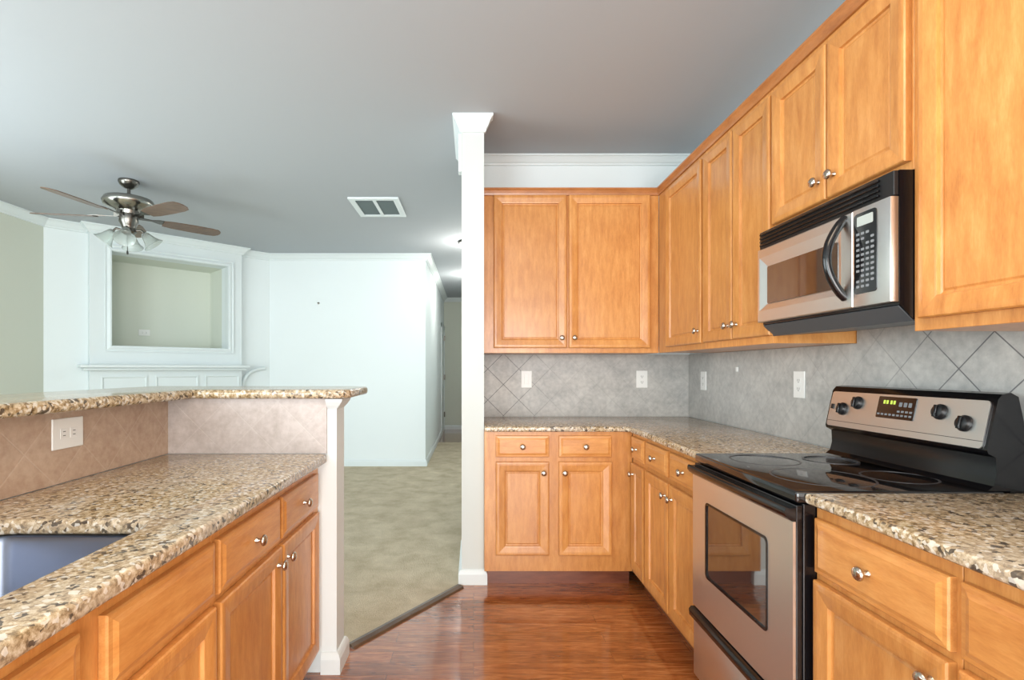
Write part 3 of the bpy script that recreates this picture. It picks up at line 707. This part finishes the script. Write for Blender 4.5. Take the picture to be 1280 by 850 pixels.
plate('wall_outlet', MT(xr, yr(1000), 1.168, -PI / 2), 0.078, 0.120, ['o'], 'white outlet on the right tiled wall just left of the oven', 'outlet')
plate('wall_button', MT(xr, yr(922), 1.236, -PI / 2), 0.022, 0.026, [], 'tiny white square cap on the right tiled wall between two outlets', 'cap')
plate('bar_outlet', MT(PX, 1.560, 1.044, PI / 2), 0.118, 0.092, ['h'], 'white sideways outlet on the tan tile under the raised bar', 'outlet')
nd = DM @ Matrix.Translation((0.945, ND - 0.001, 1.66))
plate('niche_outlet', Matrix.Translation(nd.to_translation()) @ Matrix.Rotation(PI / 4, 4, 'Z'), 0.115, 0.07, ['h'], 'small white outlet inside the niche above the mantel', 'outlet')
hk = MB().lathe([(0.014, 0), (0.014, 0.003), (0.005, 0.005), (0.005, 0.02), (0.009, 0.024), (0, 0.026)], 14, Matrix.Translation(((398 - 592) / 98.5, YF - 0.0005, H + 82 / 98.5)) @ Matrix.Rotation(PI / 2, 4, 'X'))
tag(hk.build('wall_hook', M['darknickel']), 'small dark picture hook on the bare white far wall', 'hook')

# ------------------------------------------------------------------ mantel surround on the diagonal wall
sr = thing('mantel_surround', (*DIAG_A, 0), 'white fireplace mantel surround framing the niche in the diagonal wall', 'mantel', PI / 4)
fr = MB(); pj = 0.10
FT0, FT1 = 0.345, 1.825
# casing round the niche, stepped
def fbox(a, b, c, e, o0, o1, bev=0.004): fr.box(a, b, -o1, -o0, c, e, bev, 1)
i0, i1, j0, j1 = T0, T1, NZ0, NZ1
for (a, b, c, e) in ((FT0, i0, 1.28, CZ - 0.001), (i1, FT1, 1.28, CZ - 0.001), (i0, i1, 1.28, j0), (i0, i1, j1, CZ - 0.001)): fr.box(a, b, -pj, -0.0005, c, e)
fr.build('overmantel_frame', M['trim'], sr)
def rect_sweep(prof, x0, x1, z0, z1, y):
    """picture-frame moulding in the wall plane: profile (out from the opening, projection)"""
    bb = bmesh.new(); rings = []
    for o, p in prof: rings.append([bb.verts.new((x, y - p, z)) for x, z in ((x0 - o, z0 - o), (x1 + o, z0 - o), (x1 + o, z1 + o), (x0 - o, z1 + o))])
    m = len(rings)
    for i in range(m):
        A, B = rings[i], rings[(i + 1) % m]
        for k in range(4): bb.faces.new((A[k], A[(k + 1) % 4], B[(k + 1) % 4], B[k]))
    q = MB(); q.take(bb); return q
rect_sweep([(0.004, 0), (0.004, 0.022), (0.018, 0.026), (0.045, 0.012), (0.055, 0.020), (0.062, 0.020), (0.062, 0)], T0, T1, NZ0, NZ1, -pj - 0.0002).build('niche_moulding', M['trim'], sr)
MB().sweep(crown(CZ - 0.001, 0.9), [(FT0, -0.001), (FT0, -pj), (FT1, -pj), (FT1, -0.001)]).build('surround_crown', M['trim'], sr)
MB().box(0.255, FT1 + 0.05, -pj - 0.13, -0.0005, 1.250, 1.2795, 0.006).build('mantel_shelf', M['trim'], sr)
MB().box(0.285, FT1 + 0.03, -pj - 0.09, -0.0005, 1.222, 1.2495, 0.01).build('shelf_moulding', M['trim'], sr)
lo = MB().box(0.345, FT1, -pj, -0.0005, 0.0, 1.2215); lo.build('lower_surround', M['trim'], sr)
def tpx(px):
    r = (px - 592) / 640; return (4.869 * r + 4.079) / (0.7071 * (1 - r))
for a, b in ((126, 184), (194, 248), (256, 299)):
    rect_sweep([(0, 0), (0, 0.012), (-0.012, 0.014), (-0.022, 0.004), (-0.022, 0)], tpx(a), tpx(b), 0.86, 1.165, -pj - 0.0002).build('panel_moulding', M['trim'], sr)
# curved bracket at the right of the mantel
bk = []
for i in range(11):
    t = i / 10 * PI / 2
    bk.append((2.13 - 0.27 * math.sin(t), -0.035, 1.00 + 0.245 * math.cos(t) ** 0.8))
MB().tube(bk[:], 0.022, 10).build('curved_bracket', M['trim'], sr, 60)

# ------------------------------------------------------------------ ceiling vent
vr = thing('ceiling_vent', (-0.85, 4.58, CZ), 'white framed return air vent with two grey louvre panels on the ceiling', 'vent', world=True)
vx0, vx1, vy0, vy1 = -1.066, -0.636, 4.32, 4.84
fm = MB(); zt = CZ - 0.0005
for a, b, c, e in ((vx0, vx1, vy0, vy0 + 0.05), (vx0, vx1, vy1 - 0.05, vy1), (vx0, vx0 + 0.05, vy0 + 0.05, vy1 - 0.05), (vx1 - 0.05, vx1, vy0 + 0.05, vy1 - 0.05), (-0.866, -0.836, vy0 + 0.05, vy1 - 0.05)): fm.box(a, b, c, e, zt - 0.016, zt, 0.002, 1)
fm.build('vent_frame', M['trim'], vr)
for a, b in ((vx0 + 0.05, -0.866), (-0.836, vx1 - 0.05)):
    g = MB().box(a, b, vy0 + 0.05, vy1 - 0.05, zt - 0.003, zt)
    n = 16; sl = MB()
    for i in range(n):
        y = vy0 + 0.055 + i * (vy1 - vy0 - 0.11) / n
        sl.box(a, b, y, y + 0.011, zt - 0.012, zt - 0.0035)
    lp = g.build('louvre_panel', M['slot'], vr); sl.build('slats', M['grille'], lp)

# hall ceiling lights
for (y, lab) in ((5.84, 'nearer of two lit dome lights on the hall ceiling beside the wing wall'), (7.85, 'farther of two lit dome lights on the hall ceiling beside the wing wall')):
    r = thing('dome_light', (-0.03, y, CZ), lab, 'light', world=True, group='hall ceiling lights')
    MB().lathe([(0.0, 0), (0.145, 0), (0.15, -0.012), (0.14, -0.025), (0.0, -0.025)], 32, Matrix.Translation((-0.03, y, CZ - 0.0005))).build('base', M['darknickel'], r, 40)
    MB().lathe([(0.135, -0.0255), (0.13, -0.05), (0.10, -0.085), (0.05, -0.105), (0, -0.11)], 32, Matrix.Translation((-0.03, y, CZ - 0.0005))).build('glass_shade', M['lampglass'], r, 60)
    ld = bpy.data.lights.new('dome_lamp', 'POINT'); ld.energy = 14; ld.shadow_soft_size = 0.12; ld.color = (1, 0.96, 0.88)
    lo_ = bpy.data.objects.new('dome_lamp', ld); COL.objects.link(lo_); lo_.location = (-0.03, y, CZ - 0.28)

# ------------------------------------------------------------------ ceiling fan
FX, FY = -2.66, 3.95; ZB = 2.405
fan = thing('ceiling_fan', (FX, FY, CZ), 'nickel ceiling fan with five brown blades and glass light shades', 'ceiling fan', world=True)
T = Matrix.Translation((FX, FY, 0))
MB().lathe([(0.0, CZ - 0.0005), (0.070, CZ - 0.0005), (0.072, CZ - 0.012), (0.062, CZ - 0.035), (0.035, CZ - 0.058), (0.016, CZ - 0.065), (0, CZ - 0.065)], 28, T).build('canopy', M['darknickel'], fan, 50)
MB().lathe([(0.012, CZ - 0.065), (0.012, 2.57)], 14, T).build('downrod', M['darknickel'], fan, 50)
MB().lathe([(0.0, 2.585), (0.035, 2.583), (0.045, 2.570), (0.10, 2.562), (0.162, 2.545), (0.176, 2.520), (0.165, 2.490), (0.12, 2.465), (0.085, 2.450), (0.080, 2.425), (0.0, 2.425)], 36, T).build('motor_housing', M['fannickel'], fan, 50)
MB().lathe([(0.0, 2.4245), (0.062, 2.4245), (0.066, 2.37), (0.050, 2.34), (0.045, 2.31), (0.052, 2.295), (0.030, 2.275), (0.0, 2.27)], 24, T).build('switch_housing', M['darknickel'], fan, 50)
def blade_bm():
    m = MB(); out = []
    pts = [(0.235, -0.048), (0.30, -0.062), (0.45, -0.070), (0.58, -0.070), (0.635, -0.062), (0.660, -0.035), (0.668, 0)]
    poly = pts + [(x, -y) for x, y in reversed(pts[:-1])]
    m.prism(poly, [], -0.003, 0.003, 0.0015, 1); return m
bl = None
for i in range(5):
    ang = math.radians(45 + 72 * i)
    mtx = T @ Matrix.Rotation(ang, 4, 'Z') @ Matrix.Translation((0, 0, ZB)) @ Matrix.Rotation(math.radians(-11), 4, 'X')
    m = blade_bm(); bmesh.ops.transform(m.bm, matrix=mtx, verts=m.bm.verts[:]); b_ = m.build('blade', M['blade'], fan)
    k = MB(); k.prism([(0.07, -0.018), (0.16, -0.012), (0.21, -0.035), (0.27, -0.030), (0.285, 0), (0.27, 0.030), (0.21, 0.035), (0.16, 0.012), (0.07, 0.018)], [], 0.0035, 0.010, 0.001, 1)
    k.box(0.06, 0.10, -0.014, 0.014, 0.010, 0.040)
    bmesh.ops.transform(k.bm, matrix=mtx, verts=k.bm.verts[:]); k.build('blade_iron', M['darknickel'], b_)
for i in range(4):
    ang = math.radians(25 + 90 * i)
    mt = T @ Matrix.Rotation(ang, 4, 'Z') @ Matrix.Translation((0.105, 0, 2.285)) @ Matrix.Rotation(math.radians(-38), 4, 'Y')
    MBx = MB().tube([(FX + 0.04 * math.cos(ang), FY + 0.04 * math.sin(ang), 2.305), (FX + 0.08 * math.cos(ang), FY + 0.08 * math.sin(ang), 2.315), (FX + 0.105 * math.cos(ang), FY + 0.105 * math.sin(ang), 2.290)], 0.009, 8)
    arm = MBx.build('light_arm', M['darknickel'], fan, 50)
    sh = MB().lathe([(0.020, 0.012), (0.028, 0.0), (0.036, -0.025), (0.045, -0.055), (0.062, -0.085), (0.075, -0.098), (0.072, -0.099), (0.058, -0.085), (0.041, -0.055), (0.032, -0.025), (0.024, -0.002), (0.0, 0.004)], 24, mt)
    sh.build('glass_shade', M['frost'], fan, 60)
ch = MB().tube([(FX + 0.01, FY - 0.03, 2.28), (FX + 0.01, FY - 0.03, 2.14)], 0.003, 8); ch.lathe([(0, 0.015), (0.006, 0.01), (0.008, -0.012), (0, -0.018)], 10, Matrix.Translation((FX + 0.01, FY - 0.03, 2.13)))
ch.build('pull_chain', M['darknickel'], fan, 50)
